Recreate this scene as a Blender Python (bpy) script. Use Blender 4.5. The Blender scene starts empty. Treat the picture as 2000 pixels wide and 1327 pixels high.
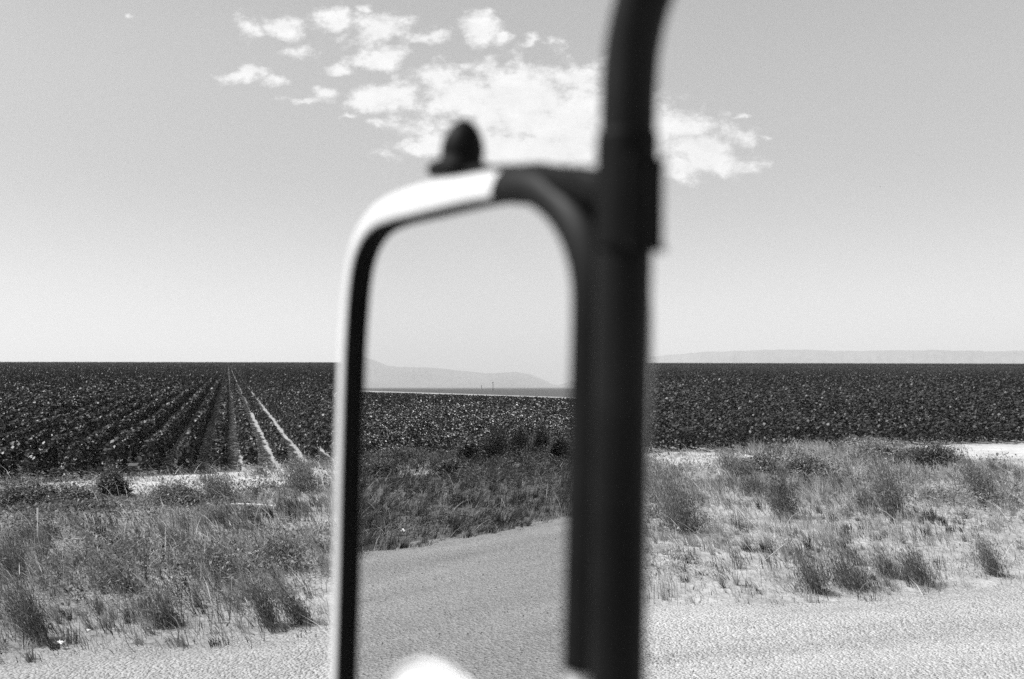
import bpy, bmesh, math, random
import numpy as np
from mathutils import Vector, Matrix
R = math.radians
rng = np.random.default_rng(7)
random.seed(7)
S = bpy.context.scene
C = S.collection

# ------------------------------------------------------------------ camera
EYE = 2.0                                   # eye height above the road, metres
PITCH = 2.75
FPX = 2000 * 35 / 36
cam = bpy.data.cameras.new('camera')
cam.lens, cam.sensor_width = 35, 36
cam.clip_start, cam.clip_end = 0.02, 60000
cam.dof.use_dof = True
cam.dof.focus_distance = 22
cam.dof.aperture_fstop = 7.0
camo = bpy.data.objects.new('camera', cam)
camo.location = (0, 0, EYE)
camo.rotation_euler = (R(90 + PITCH), 0, 0)
C.objects.link(camo)
S.camera = camo

# ------------------------------------------------------------------ sky, sun, exposure
SUN_AZ, SUN_EL = -92.0, 49.0               # azimuth clockwise from +y (the view), so the sun stands behind left
W = bpy.data.worlds.new('World')
S.world = W
W.use_nodes = True
SKY_STRENGTH = 0.10
SKY_GAIN = 1.30
CLOUDS = [  # u, v (tangent of azimuth and of elevation about +y), half sizes, weight
]
sun = bpy.data.lights.new('sun', 'SUN')
sun.energy = 5.0
sun.angle = R(0.5)
suno = bpy.data.objects.new('sun', sun)
sd = Vector((math.sin(R(SUN_AZ)) * math.cos(R(SUN_EL)), math.cos(R(SUN_AZ)) * math.cos(R(SUN_EL)), math.sin(R(SUN_EL))))
suno.rotation_euler = sd.to_track_quat('Z', 'Y').to_euler()
C.objects.link(suno)
S.view_settings.view_transform = 'Standard'
S.view_settings.look = 'None'
S.view_settings.exposure = 0.45
S.view_settings.gamma = 1.0
S.render.engine = 'CYCLES'
S.cycles.caustics_reflective = False
S.cycles.caustics_refractive = False
S.cycles.max_bounces = 6
S.cycles.diffuse_bounces = 3
S.cycles.glossy_bounces = 4
S.cycles.transmission_bounces = 2
S.cycles.volume_bounces = 1
S.cycles.use_denoising = False
S.cycles.use_adaptive_sampling = False


def ray(px, py):
    """direction of a pixel of the 2000 x 1327 photograph, for measuring where things stand"""
    x, y, z = (px - 1000) / FPX, 1.0, -(py - 663.5) / FPX
    c, s = math.cos(R(PITCH)), math.sin(R(PITCH))
    return Vector((x, y * c - z * s, y * s + z * c))


def world_nodes():
    nt = W.node_tree
    nt.nodes.clear()
    N, L = nt.nodes.new, nt.links.new
    out = N('ShaderNodeOutputWorld')
    bg = N('ShaderNodeBackground')
    bg.inputs['Strength'].default_value = SKY_STRENGTH
    L(bg.outputs[0], out.inputs[0])
    sky = N('ShaderNodeTexSky')
    sky.sky_type = 'NISHITA'
    sky.sun_disc = False
    sky.sun_elevation = R(SUN_EL)
    sky.sun_rotation = R(SUN_AZ)
    sky.altitude = 300
    sky.air_density, sky.dust_density, sky.ozone_density = 1.0, 1.5, 1.0
    bw = N('ShaderNodeRGBToBW')             # black-and-white film
    L(sky.outputs[0], bw.inputs[0])

    def math_(op, a, b=None, c=None, clamp=False):
        m = N('ShaderNodeMath')
        m.operation = op
        m.use_clamp = clamp
        for i, v in enumerate((a, b, c)):
            if v is None: continue
            if isinstance(v, (int, float)): m.inputs[i].default_value = v
            else: L(v, m.inputs[i])
        return m.outputs[0]

    def vmath(op, a, b=None, c=None):
        m = N('ShaderNodeVectorMath')
        m.operation = op
        for i, v in enumerate((a, b, c)):
            if v is None: continue
            if isinstance(v, (tuple, list)): m.inputs[i].default_value = v
            else: L(v, m.inputs[i])
        return m.outputs[1] if op in ('DOT_PRODUCT', 'LENGTH') else m.outputs[0]
    tc = N('ShaderNodeTexCoord')
    sep = N('ShaderNodeSeparateXYZ')
    L(tc.outputs['Generated'], sep.inputs[0])
    yy = math_('MAXIMUM', sep.outputs[1], 0.05)
    u = math_('DIVIDE', sep.outputs[0], yy)
    v = math_('DIVIDE', sep.outputs[2], yy)
    uv = N('ShaderNodeCombineXYZ')
    L(u, uv.inputs[0]); L(v, uv.inputs[1])
    uvo = uv.outputs[0]

    def noise(scale, detail, rough, loc=(0, 0, 0), stretch=(1, 1, 1), src=None):
        mp = vmath('MULTIPLY_ADD', src or uvo, stretch, loc)
        n = N('ShaderNodeTexNoise')
        n.inputs['Scale'].default_value = scale
        n.inputs['Detail'].default_value = detail
        n.inputs['Roughness'].default_value = rough
        L(mp, n.inputs['Vector'])
        return n
    # warp the plane the clouds are laid on so that their edges billow
    wn = noise(11, 3, 0.55, (3.1, 1.7, 0), (1, 1.3, 1))
    w1 = vmath('MULTIPLY_ADD', wn.outputs['Color'], (0.05, 0.035, 0), (-0.025, -0.0175, 0))
    wn2 = noise(46, 3, 0.6, (7.1, 4.7, 0), (1, 1.2, 1))
    w2 = vmath('MULTIPLY_ADD', wn2.outputs['Color'], (0.018, 0.014, 0), (-0.009, -0.007, 0))
    wuv = vmath('ADD', vmath('ADD', uvo, w1), w2)
    cur = None
    for (px, py, rx, ry, wt) in CLOUDS:
        d = ray(px, py)
        cu, cv = d.x / d.y, d.z / d.y
        ru, rv = rx / FPX, ry / FPX
        q = vmath('MULTIPLY_ADD', wuv, (1 / ru, 1 / rv, 0), (-cu / ru, -cv / rv, 0))
        r2 = math_('MULTIPLY_ADD', vmath('LENGTH', q), -1.0, 1.0 * wt)      # wt at the middle, falling to the edge
        if cur is None: cur = r2
        else:
            m = N('ShaderNodeMath'); m.operation = 'SMOOTH_MAX'
            L(cur, m.inputs[0]); L(r2, m.inputs[1]); m.inputs[2].default_value = 0.12
            cur = m.outputs[0]
    puff = noise(30, 7, 0.62, (1.3, 9.2, 0), (1, 1.35, 1))
    fine = noise(16, 5, 0.6, (5.3, 2.2, 0), (0.8, 1.7, 1))
    nn = math_('MULTIPLY_ADD', puff.outputs[0], 2.6, -1.42)
    nn = math_('ADD', nn, math_('MULTIPLY_ADD', fine.outputs[0], 0.7, -0.42))
    dens = math_('ADD', cur, nn)
    ramp = N('ShaderNodeMapRange')
    ramp.interpolation_type = 'SMOOTHSTEP'
    ramp.inputs[1].default_value, ramp.inputs[2].default_value = -0.12, 0.72
    L(dens, ramp.inputs[0])
    front = math_('GREATER_THAN', sep.outputs[1], 0.1)
    alpha = math_('MULTIPLY', ramp.outputs[0], front, clamp=True)
    alpha = math_('MULTIPLY', alpha, 0.96)
    # sky: brighter towards the horizon than the model alone
    el = math_('ABSOLUTE', sep.outputs[2])
    base = math_('MULTIPLY', bw.outputs[0], SKY_GAIN)
    base = SKYFN(math_, base, el, sep.outputs[0])
    soft = noise(5, 4, 0.5, (8, 3, 0), (0.5, 1.6, 1))
    base = math_('MULTIPLY', base, math_('MULTIPLY_ADD', soft.outputs[0], 0.10, 0.95))
    # billows: brighter on the side of each puff that faces the sun
    puff2 = noise(30, 7, 0.62, (1.3 + .12, 9.2 - .28, 0), (1, 1.35, 1))
    relief = math_('SUBTRACT', puff.outputs[0], puff2.outputs[0])
    cshade = noise(22, 4, 0.6, (2, 6, 0), (0.8, 1.6, 1))
    cval = math_('MULTIPLY_ADD', cshade.outputs[0], 1.6, 6.25)
    cval = math_('MULTIPLY_ADD', relief, 2.4, cval)
    mx = N('ShaderNodeMix')
    mx.data_type = 'FLOAT'
    L(alpha, mx.inputs[0]); L(base, mx.inputs[2]); L(cval, mx.inputs[3])
    L(mx.outputs[0], bg.inputs['Color'])
    W.cycles.sampling_method = 'MANUAL'
    W.cycles.sample_map_resolution = 512


def SKYFN(math_, base, el, ex):
    # a deep summer sky on filtered film: darker overhead
    k = math_('MULTIPLY_ADD', math_('MULTIPLY_ADD', el, 1.7, -.62, clamp=True), -.62, 1.0)
    q = math_('MULTIPLY_ADD', el, 10.0, -1.75)
    dip = math_('POWER', 2.718, math_('MULTIPLY', math_('MULTIPLY', q, q), -1.0))     # a duller belt half way up
    k = math_('MULTIPLY', k, math_('MULTIPLY_ADD', dip, -.22, 1.0))
    k = math_('MULTIPLY', k, math_('MULTIPLY_ADD', ex, .2, 1.0))
    return math_('MULTIPLY', base, k)


CLOUDS = [
    (242, 37, 26, 11, .75), (485, 40, 42, 42, .95), (565, 44, 58, 36, 1), (655, 38, 55, 34, 1), (730, 56, 95, 42, 1.1),
    (715, 14, 34, 16, .9), (830, 76, 75, 26, 1), (935, 62, 52, 48, 1.1), (985, 76, 40, 20, .8), (1040, 75, 32, 22, .75),
    (580, 105, 55, 26, .95), (740, 112, 58, 34, 1.1), (672, 130, 55, 18, .9), (470, 142, 70, 20, .95), (540, 165, 40, 16, .75),
    (640, 184, 42, 24, 1.05), (590, 196, 55, 14, .9), (750, 195, 100, 44, 1.1), (690, 238, 40, 12, .75), (742, 250, 36, 15, .85),
    (850, 150, 58, 50, 1), (910, 190, 120, 70, 1.15), (1010, 205, 170, 105, 1.3), (1120, 240, 150, 110, 1.3), (1010, 285, 200, 60, 1.3),
    (835, 292, 95, 34, 1.05), (800, 255, 100, 30, .85), (905, 130, 60, 24, .8), (1000, 118, 60, 20, .8), (1130, 150, 80, 40, .95),
    (1240, 260, 120, 90, 1.2), (1325, 255, 90, 72, 1.1), (1365, 292, 100, 58, 1.2), (1415, 324, 82, 20, 1.1), (1310, 325, 140, 24, 1.1),
    (1180, 330, 130, 18, .9), (1435, 224, 34, 10, .75), (1490, 270, 24, 9, .7), (1650, 375, 10, 6, .3),
]
world_nodes()

# ------------------------------------------------------------------ helpers
def tag(o, label=None, cat=None, group=None, kind=None):
    if label: o['label'] = label
    if cat: o['category'] = cat
    if group: o['group'] = group
    if kind: o['kind'] = kind
    return o


def empty(name, loc=(0, 0, 0)):
    o = bpy.data.objects.new(name, None)
    o.location = loc
    o.empty_display_size = 0.1
    C.objects.link(o)
    return o


def link(name, me, mat, parent=None, smooth=False):
    o = bpy.data.objects.new(name, me)
    if mat: me.materials.append(mat)
    C.objects.link(o)
    if parent:
        o.parent = parent
        if parent.location.length > 0:
            me.transform(Matrix.Translation(-parent.matrix_basis.translation))
    if smooth:
        me.polygons.foreach_set('use_smooth', [True] * len(me.polygons))
    return o


def mesh_np(name, verts, faces_flat, sizes, shade=None):
    """verts (N,3); faces_flat: vertex indices; sizes: vertices per face; shade: one value per face"""
    me = bpy.data.meshes.new(name)
    verts = np.asarray(verts, np.float32)
    faces_flat = np.asarray(faces_flat, np.int32).ravel()
    sizes = np.asarray(sizes, np.int32)
    me.vertices.add(len(verts))
    me.vertices.foreach_set('co', verts.ravel())
    me.loops.add(len(faces_flat))
    me.loops.foreach_set('vertex_index', faces_flat)
    me.polygons.add(len(sizes))
    st = np.zeros(len(sizes), np.int32)
    st[1:] = np.cumsum(sizes)[:-1]
    me.polygons.foreach_set('loop_start', st)
    me.polygons.foreach_set('loop_total', sizes)
    if shade is not None:
        at = me.attributes.new('shade', 'FLOAT', 'FACE')
        at.data.foreach_set('value', np.asarray(shade, np.float32))
    me.update(calc_edges=True)
    return me


def leaf_quads(c, n_tilt, size, aspect, g, along=None):
    """kite-shaped leaves: centres c (N,3), tilt from horizontal n_tilt, half length size"""
    N = len(c)
    az = g.uniform(0, 2 * np.pi, N) if along is None else along
    tl = n_tilt
    ux = np.stack([np.cos(az) * np.cos(tl), np.sin(az) * np.cos(tl), -np.sin(tl)], 1)      # along the leaf, drooping
    rl = g.normal(0, .5, N)
    side = np.stack([-np.sin(az), np.cos(az), np.zeros(N)], 1)
    up = np.cross(ux, side)
    vx = side * np.cos(rl)[:, None] + up * np.sin(rl)[:, None]
    s = size[:, None]
    w = (size * aspect)[:, None]
    v = np.empty((N, 4, 3))
    v[:, 0] = c - ux * s
    v[:, 1] = c + vx * w - ux * s * .15
    v[:, 2] = c + ux * s
    v[:, 3] = c - vx * w - ux * s * .15
    return v.reshape(-1, 3)


def quads_mesh(name, v, shade):
    n = len(v) // 4
    return mesh_np(name, v, np.arange(4 * n), np.full(n, 4), shade)


def blades(base, h, w, lean_az, lean, g):
    """grass blades: two faces each, curving over in lean_az"""
    N = len(base)
    fx = g.uniform(0, 2 * np.pi, N)
    sd_ = np.stack([np.cos(fx), np.sin(fx), np.zeros(N)], 1) * (w / 2)[:, None]
    ld = np.stack([np.sin(lean_az), np.cos(lean_az), np.zeros(N)], 1)
    mid = base + ld * (h * np.sin(lean) * .45)[:, None] + np.array([0, 0, 1.]) * (h * np.cos(lean) * .58)[:, None]
    tip = base + ld * (h * np.sin(lean) * 1.15)[:, None] + np.array([0, 0, 1.]) * (h * np.cos(lean))[:, None]
    v = np.empty((N, 5, 3))
    v[:, 0] = base - sd_
    v[:, 1] = base + sd_
    v[:, 2] = mid + sd_ * .8
    v[:, 3] = mid - sd_ * .8
    v[:, 4] = tip
    i = np.arange(N)[:, None] * 5
    f = np.concatenate([i + 0, i + 1, i + 2, i + 3, i + 3, i + 2, i + 4], 1)
    sz = np.tile([4, 3], N)
    return v.reshape(-1, 3), f.ravel(), sz


def vnoise(x, y, scale, seed=0):
    """smooth value noise in 0..1"""
    x = np.asarray(x) / scale + seed * 17.3
    y = np.asarray(y) / scale + seed * 5.7
    xi, yi = np.floor(x), np.floor(y)
    fx, fy = x - xi, y - yi
    fx, fy = fx * fx * (3 - 2 * fx), fy * fy * (3 - 2 * fy)

    def h(a, b):
        t = np.sin(a * 127.1 + b * 311.7 + seed * 74.7) * 43758.5453
        return t - np.floor(t)
    return (h(xi, yi) * (1 - fx) + h(xi + 1, yi) * fx) * (1 - fy) + (h(xi, yi + 1) * (1 - fx) + h(xi + 1, yi + 1) * fx) * fy


def fbm(x, y, scale, seed=0, oct=3):
    t, a, s = 0, 1, 0
    for o in range(oct):
        t = t + a * vnoise(x, y, scale / 2 ** o, seed + o * 3)
        s += a
        a *= .55
    return t / s


def sstep(a, b, x):
    t = np.clip((np.asarray(x, float) - a) / (b - a), 0, 1)
    return t * t * (3 - 2 * t)


# road frame: s along the road (to the right of the picture), p across it (away from the camera)
RA = R(15.93)
ES = np.array([math.cos(RA), math.sin(RA)])
EP = np.array([-math.sin(RA), math.cos(RA)])


def sp(x, y): return x * ES[0] + y * ES[1], x * EP[0] + y * EP[1]
def xy(s, p): return s * ES[0] + p * EP[0], s * ES[1] + p * EP[1]


def edge_p(s):
    """where the gravel ends and the weeds begin"""
    s = np.asarray(s, float)
    return 8.1 + 1.2 * (1 - sstep(-8, -2, s)) + .26 * (fbm(s, s * 0, 2.2, 5) - .5) * 2 + .16 * (vnoise(s, s * 0, .5, 9) - .5) * 2


def front_p(s):
    """where the crop begins"""
    s = np.asarray(s, float)
    return 19.7 + 2.7 * sstep(-6, 6, s) + .5 * (fbm(s, s * 0 + 3, 2.5, 6) - .5) * 2


def terrain(x, y):
    x = np.asarray(x, float)
    y = np.asarray(y, float)
    r = np.hypot(x, y)
    az = np.degrees(np.arctan2(x, y))
    q = .0258 * y - .0016 * x - .0258 * 8.3
    z = .5 * (q + np.sqrt(q * q + .05 ** 2)) - .01
    k = np.clip(1000 / np.maximum(r, 1), None, 1)
    z = np.where(r > 1000, (.5 * (q * k + np.sqrt((q * k) ** 2 + .05 ** 2))) * (1 - sstep(1000, 2600, r)), z)
    f = sstep(-52, -29, az) * (1 - sstep(45, 85, az))
    f = f * sstep(2, 8, r)
    s_, p_ = sp(x, y)
    rough = .05 * (fbm(x, y, 1.7, 3) - .5) * sstep(8.0, 10.5, p_) * (1 - sstep(40, 90, r))
    return z * f + rough


def ground_hit(px, py, mirrored=False):
    d = ray(px, py)
    o = Vector((0, 0, EYE))
    if mirrored:
        o = Vector((0.299, 0.195, EYE))
        n = Vector((math.sin(R(-123.05)), math.cos(R(-123.05)), 0))
        d = d - 2 * d.dot(n) * n
    t = EYE / max(-d.z, 1e-4)
    for _ in range(12):
        q = o + d * t
        t = (EYE - float(terrain(q.x, q.y))) / max(-d.z, 1e-4)
    q = o + d * t
    return q.x, q.y, float(terrain(q.x, q.y))


# ------------------------------------------------------------------ materials (all neutral greys: the photograph is black and white)
def new_mat(name):
    m = bpy.data.materials.new(name)
    m.use_nodes = True
    nt = m.node_tree
    b = nt.nodes['Principled BSDF']
    return m, nt, b


def g3(v): return (v, v, v, 1)


def mat_noise(name, lo, hi, scale, detail=6, rough=.9, bump=0, bump_scale=None, coord='Object', spec=.3, contrast=(.3, .7), metallic=0):
    m, nt, b = new_mat(name)
    N, L = nt.nodes.new, nt.links.new
    tc = N('ShaderNodeTexCoord')
    n = N('ShaderNodeTexNoise')
    n.inputs['Scale'].default_value = scale
    n.inputs['Detail'].default_value = detail
    n.inputs['Roughness'].default_value = .6
    L(tc.outputs[coord], n.inputs['Vector'])
    r = N('ShaderNodeValToRGB')
    r.color_ramp.elements[0].position, r.color_ramp.elements[1].position = contrast
    r.color_ramp.elements[0].color, r.color_ramp.elements[1].color = g3(lo), g3(hi)
    L(n.outputs[0], r.inputs[0])
    L(r.outputs[0], b.inputs['Base Color'])
    b.inputs['Roughness'].default_value = rough
    b.inputs['Specular IOR Level'].default_value = spec
    b.inputs['Metallic'].default_value = metallic
    if bump:
        n2 = N('ShaderNodeTexNoise')
        n2.inputs['Scale'].default_value = bump_scale or scale * 3
        n2.inputs['Detail'].default_value = 8
        L(tc.outputs[coord], n2.inputs['Vector'])
        bp = N('ShaderNodeBump')
        bp.inputs['Strength'].default_value = 1
        bp.inputs['Distance'].default_value = bump
        L(n2.outputs[0], bp.inputs['Height'])
        L(bp.outputs[0], b.inputs['Normal'])
    return m


def mat_leaf(name, base, rough=.45, spec=.5, trans=.25):
    """leaf whose own tone varies from leaf to leaf (the 'shade' attribute is the leaf's own grey)"""
    m, nt, b = new_mat(name)
    N, L = nt.nodes.new, nt.links.new
    a = N('ShaderNodeAttribute')
    a.attribute_name = 'shade'
    mu = N('ShaderNodeMath'); mu.operation = 'MULTIPLY'; mu.inputs[1].default_value = base
    L(a.outputs['Fac'], mu.inputs[0])
    L(mu.outputs[0], b.inputs['Base Color'])
    b.inputs['Roughness'].default_value = rough
    b.inputs['Specular IOR Level'].default_value = spec
    if trans:
        t = N('ShaderNodeBsdfTranslucent')
        L(mu.outputs[0], t.inputs[0])
        mx = N('ShaderNodeMixShader'); mx.inputs[0].default_value = trans
        L(b.outputs[0], mx.inputs[1]); L(t.outputs[0], mx.inputs[2])
        L(mx.outputs[0], nt.nodes['Material Output'].inputs[0])
    return m


M = {}
M['soil'] = mat_noise('dry_soil', .38, .6, 1.6, bump=.03, bump_scale=14)
M['furrow_soil'] = mat_noise('furrow_soil', .24, .40, 1.6, bump=.03, bump_scale=14)
M['weed_soil'] = mat_noise('weedy_soil', .24, .46, 2.4, bump=.05, bump_scale=12)
M['far_field'] = mat_noise('far_crop', .022, .042, .25, detail=10, rough=.8)
M['plain'] = mat_noise('dry_plain', .08, .14, .01, detail=8)
M['pale_dirt'] = mat_noise('pale_dirt', .32, .46, .05, detail=8)
M['hill'] = mat_noise('hill_slope', .07, .18, .0018, detail=9, bump=25, bump_scale=.004)
M['crop'] = mat_leaf('crop_leaf', .044, .47, .38, .12)
M['weed'] = mat_leaf('weed_leaf', .20, .6, .3, .3)
M['grass'] = mat_leaf('dry_grass_blade', .42, .7, .2, .35)
M['bush'] = mat_leaf('bush_leaf', .10, .55, .35, .25)
M['straw_stem'] = mat_noise('straw_stem', .38, .55, 20)
M['stem'] = mat_noise('plant_stem', .14, .26, 20)
M['pebble'] = mat_leaf('pebble_stone', .40, .85, .3, 0)
M['white_wood'] = mat_noise('bleached_wood', .62, .8, 9, bump=.002)
M['paper'] = mat_noise('white_paper', .75, .85, 12)
M['pole_wood'] = mat_noise('dark_pole_wood', .06, .1, 2)
M['white_paint'] = mat_noise('white_enamel_paint', .60, .68, 30, rough=.32, spec=.5)
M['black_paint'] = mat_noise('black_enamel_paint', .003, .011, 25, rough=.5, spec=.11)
M['black_matt'] = mat_noise('black_iron', .003, .006, 60, rough=.6, spec=.1)
M['rubber'] = mat_noise('black_rubber', .003, .006, 60, rough=.7, spec=.15)
m, nt, b = new_mat('mirror_silver')
b.inputs['Base Color'].default_value = g3(.76); b.inputs['Metallic'].default_value = 1; b.inputs['Roughness'].default_value = 0.0
M['mirror'] = m
m, nt, b = new_mat('chrome')
b.inputs['Base Color'].default_value = g3(.9); b.inputs['Metallic'].default_value = 1; b.inputs['Roughness'].default_value = 0.12
M['chrome'] = m


def mat_gravel():
    m, nt, b = new_mat('gravel_road_surface')
    N, L = nt.nodes.new, nt.links.new
    tc = N('ShaderNodeTexCoord')
    big = N('ShaderNodeTexNoise'); big.inputs['Scale'].default_value = 1.0; big.inputs['Detail'].default_value = 7
    mp = N('ShaderNodeMapping'); mp.vector_type = 'TEXTURE'
    mp.inputs['Rotation'].default_value = (0, 0, RA); mp.inputs['Scale'].default_value = (4.5, .55, 1)
    L(tc.outputs['Object'], mp.inputs['Vector'])
    L(mp.outputs[0], big.inputs['Vector'])
    vo = N('ShaderNodeTexVoronoi'); vo.inputs['Scale'].default_value = 42
    L(tc.outputs['Object'], vo.inputs['Vector'])
    fi = N('ShaderNodeTexNoise'); fi.inputs['Scale'].default_value = 60; fi.inputs['Detail'].default_value = 6
    L(tc.outputs['Object'], fi.inputs['Vector'])
    bw = N('ShaderNodeRGBToBW'); L(vo.outputs['Color'], bw.inputs[0])
    a = N('ShaderNodeMath'); a.operation = 'MULTIPLY_ADD'; a.inputs[1].default_value = .26; a.inputs[2].default_value = .0
    L(bw.outputs[0], a.inputs[0])
    c = N('ShaderNodeMath'); c.operation = 'MULTIPLY_ADD'; c.inputs[1].default_value = .37
    L(big.outputs[0], c.inputs[0]); L(a.outputs[0], c.inputs[2])
    d = N('ShaderNodeMath'); d.operation = 'MULTIPLY_ADD'; d.inputs[1].default_value = .2
    L(fi.outputs[0], d.inputs[0]); L(c.outputs[0], d.inputs[2])
    L(d.outputs[0], b.inputs['Base Color'])
    b.inputs['Roughness'].default_value = .9
    b.inputs['Specular IOR Level'].default_value = .25
    h = N('ShaderNodeMath'); h.operation = 'MULTIPLY_ADD'; h.inputs[1].default_value = -.8
    L(vo.outputs['Distance'], h.inputs[0]); L(fi.outputs[0], h.inputs[2])
    bp = N('ShaderNodeBump'); bp.inputs['Distance'].default_value = .022; bp.inputs['Strength'].default_value = 1
    L(h.outputs[0], bp.inputs['Height'])
    L(bp.outputs[0], b.inputs['Normal'])
    return m




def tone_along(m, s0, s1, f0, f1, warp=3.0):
    """the ground is darker towards one end: multiply its tone along the road"""
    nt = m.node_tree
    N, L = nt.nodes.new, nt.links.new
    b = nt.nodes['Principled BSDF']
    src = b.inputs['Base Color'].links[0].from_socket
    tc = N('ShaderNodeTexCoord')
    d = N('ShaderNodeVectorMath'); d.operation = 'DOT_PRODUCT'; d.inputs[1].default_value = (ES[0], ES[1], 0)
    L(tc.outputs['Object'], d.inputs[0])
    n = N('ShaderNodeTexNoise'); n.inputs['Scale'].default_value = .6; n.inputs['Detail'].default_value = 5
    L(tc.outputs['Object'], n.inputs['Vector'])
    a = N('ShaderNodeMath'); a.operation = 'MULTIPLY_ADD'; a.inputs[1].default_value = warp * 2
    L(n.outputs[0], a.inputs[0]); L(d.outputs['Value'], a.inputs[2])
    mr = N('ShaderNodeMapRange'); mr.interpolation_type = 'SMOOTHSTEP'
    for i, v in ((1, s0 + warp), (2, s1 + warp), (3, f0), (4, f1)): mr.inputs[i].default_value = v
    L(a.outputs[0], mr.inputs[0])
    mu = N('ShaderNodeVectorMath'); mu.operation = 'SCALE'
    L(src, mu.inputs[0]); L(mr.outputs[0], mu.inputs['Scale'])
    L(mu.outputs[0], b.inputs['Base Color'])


M['gravel'] = mat_gravel()
tone_along(M['gravel'], -4.5, 3.5, .72, 1.06)  # the gravel's self-shadowing put into its colour: darker left, brighter right
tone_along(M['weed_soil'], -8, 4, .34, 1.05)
tone_along(M['furrow_soil'], .04, .22, .30, 1.2, 0.0)   # row shadow put into the soil colour: dark furrows left, sunlit pale ones right

# ------------------------------------------------------------------ ground, road, far tracks, hills
def mdir(px, py):
    d = ray(px, py)
    n = Vector((math.sin(R(-123.05)), math.cos(R(-123.05)), 0))
    return d - 2 * d.dot(n) * n


def mgp(px, drop):
    """world xy under a mirrored pixel column at the distance where the eye is `drop` pixels above the ground"""
    d = mdir(px, 757)
    h = Vector((d.x, d.y)).normalized()
    dist = EYE * FPX / drop / math.cos(math.atan2(px - 1000, FPX))
    return (0.299 + h.x * dist, 0.195 + h.y * dist)


NEAR = [mgp(1190, 33), mgp(560, 6.4)]
FAR = [mgp(1190, 22.5), mgp(560, 1.6)]


def track_side(x, y):
    """True on the near side of the dirt track"""
    a, b_ = np.array(NEAR[0]), np.array(NEAR[1])
    d = b_ - a
    side = (x - a[0]) * d[1] - (y - a[1]) * d[0]
    ref = (0 - a[0]) * d[1] - (0 - a[1]) * d[0]
    return side * ref > 0


def polar_ground():
    rad = np.concatenate([[0.0], np.linspace(.8, 6, 10), np.linspace(6.3, 40, 112), np.geomspace(41, 1000, 70), np.geomspace(1060, 19000, 34)])
    na = 400
    # finer spokes in front
    az = np.concatenate([np.linspace(-80, 40, 300, endpoint=False), np.linspace(40, 280, 100, endpoint=False)]) * np.pi / 180
    rr, aa = np.meshgrid(rad[1:], az, indexing='ij')
    x, y = rr * np.sin(aa), rr * np.cos(aa)
    z = terrain(x, y)
    v = np.concatenate([[[0, 0, 0]], np.stack([x, y, z], -1).reshape(-1, 3)])
    nr = len(rad) - 1
    i, j = np.meshgrid(np.arange(nr - 1), np.arange(na), indexing='ij')
    a = 1 + i * na + j
    b_ = 1 + i * na + (j + 1) % na
    c_ = 1 + (i + 1) * na + (j + 1) % na
    d_ = 1 + (i + 1) * na + j
    quads = np.stack([a, d_, c_, b_], -1).reshape(-1, 4)
    jj = np.arange(na)
    tris = np.stack([np.zeros(na, int), 1 + jj, 1 + (jj + 1) % na], -1)
    flat = np.concatenate([quads.ravel(), tris.ravel()])
    sz = np.concatenate([np.full(len(quads), 4), np.full(na, 3)])
    me = mesh_np('ground', v, flat, sz)
    for k in ('weed_soil', 'soil', 'far_field', 'plain', 'furrow_soil'): me.materials.append(M[k])
    cx = v[quads].mean(1)
    r = np.hypot(cx[:, 0], cx[:, 1])
    azd = np.degrees(np.arctan2(cx[:, 0], cx[:, 1]))
    s_, p_ = sp(cx[:, 0], cx[:, 1])
    mi = np.zeros(len(quads), int)
    mi[p_ > front_p(s_) - 3.4] = 1
    mi[p_ > front_p(s_) - .1] = 4
    mi[(r > 420) & (p_ > 20)] = 2
    mi[(azd < -48) & ~track_side(cx[:, 0], cx[:, 1])] = 2
    mi[(r > 1100)] = 3
    me.polygons.foreach_set('material_index', np.concatenate([mi, np.zeros(na, int)]).astype(np.int32))
    me.polygons.foreach_set('use_smooth', [True] * len(sz))
    o = bpy.data.objects.new('ground', me)
    C.objects.link(o)
    return tag(o, 'broad open farmland rising gently to the level skyline', 'ground', kind='structure')


polar_ground()


def road():
    s = np.concatenate([np.linspace(-400, -40, 40, endpoint=False), np.arange(-40, 40, .16), np.linspace(40, 400, 40)])
    fr = np.linspace(0, 1, 60) ** .6
    e = edge_p(s) + .38 + .15 * (vnoise(s, s * 0, .35, 19) - .5)
    p = -6 + (e[:, None] + 6) * fr[None]
    ss = np.repeat(s[:, None], len(fr), 1)
    x, y = xy(ss, p)
    # two shallow wheel tracks and loose gravel heaped towards the edge
    z = terrain(x, y) + .05 * (1 - sstep(-.9, .05, p - e[:, None])) - .012 + .012 * (fbm(x, y, .8, 11) - .5) - .012 * np.exp(-((p - 4.9) / .5) ** 2) - .012 * np.exp(-((p - 6.6) / .4) ** 2) + .018 * np.exp(-((p - e[:, None] + .9) / .4) ** 2)
    z[:, -1] = terrain(x[:, -1], y[:, -1]) - .03
    v = np.stack([x, y, z], -1).reshape(-1, 3)
    nr, nc = ss.shape
    i, j = np.meshgrid(np.arange(nr - 1), np.arange(nc - 1), indexing='ij')
    a = i * nc + j
    q = np.stack([a, a + nc, a + nc + 1, a + 1], -1).reshape(-1, 4)
    me = mesh_np('gravel_road', v, q, np.full(len(q), 4))
    o = link('gravel_road', me, M['gravel'], smooth=True)
    return tag(o, 'pale gravel road along the bottom of the picture', 'road', kind='structure')


road()


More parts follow.
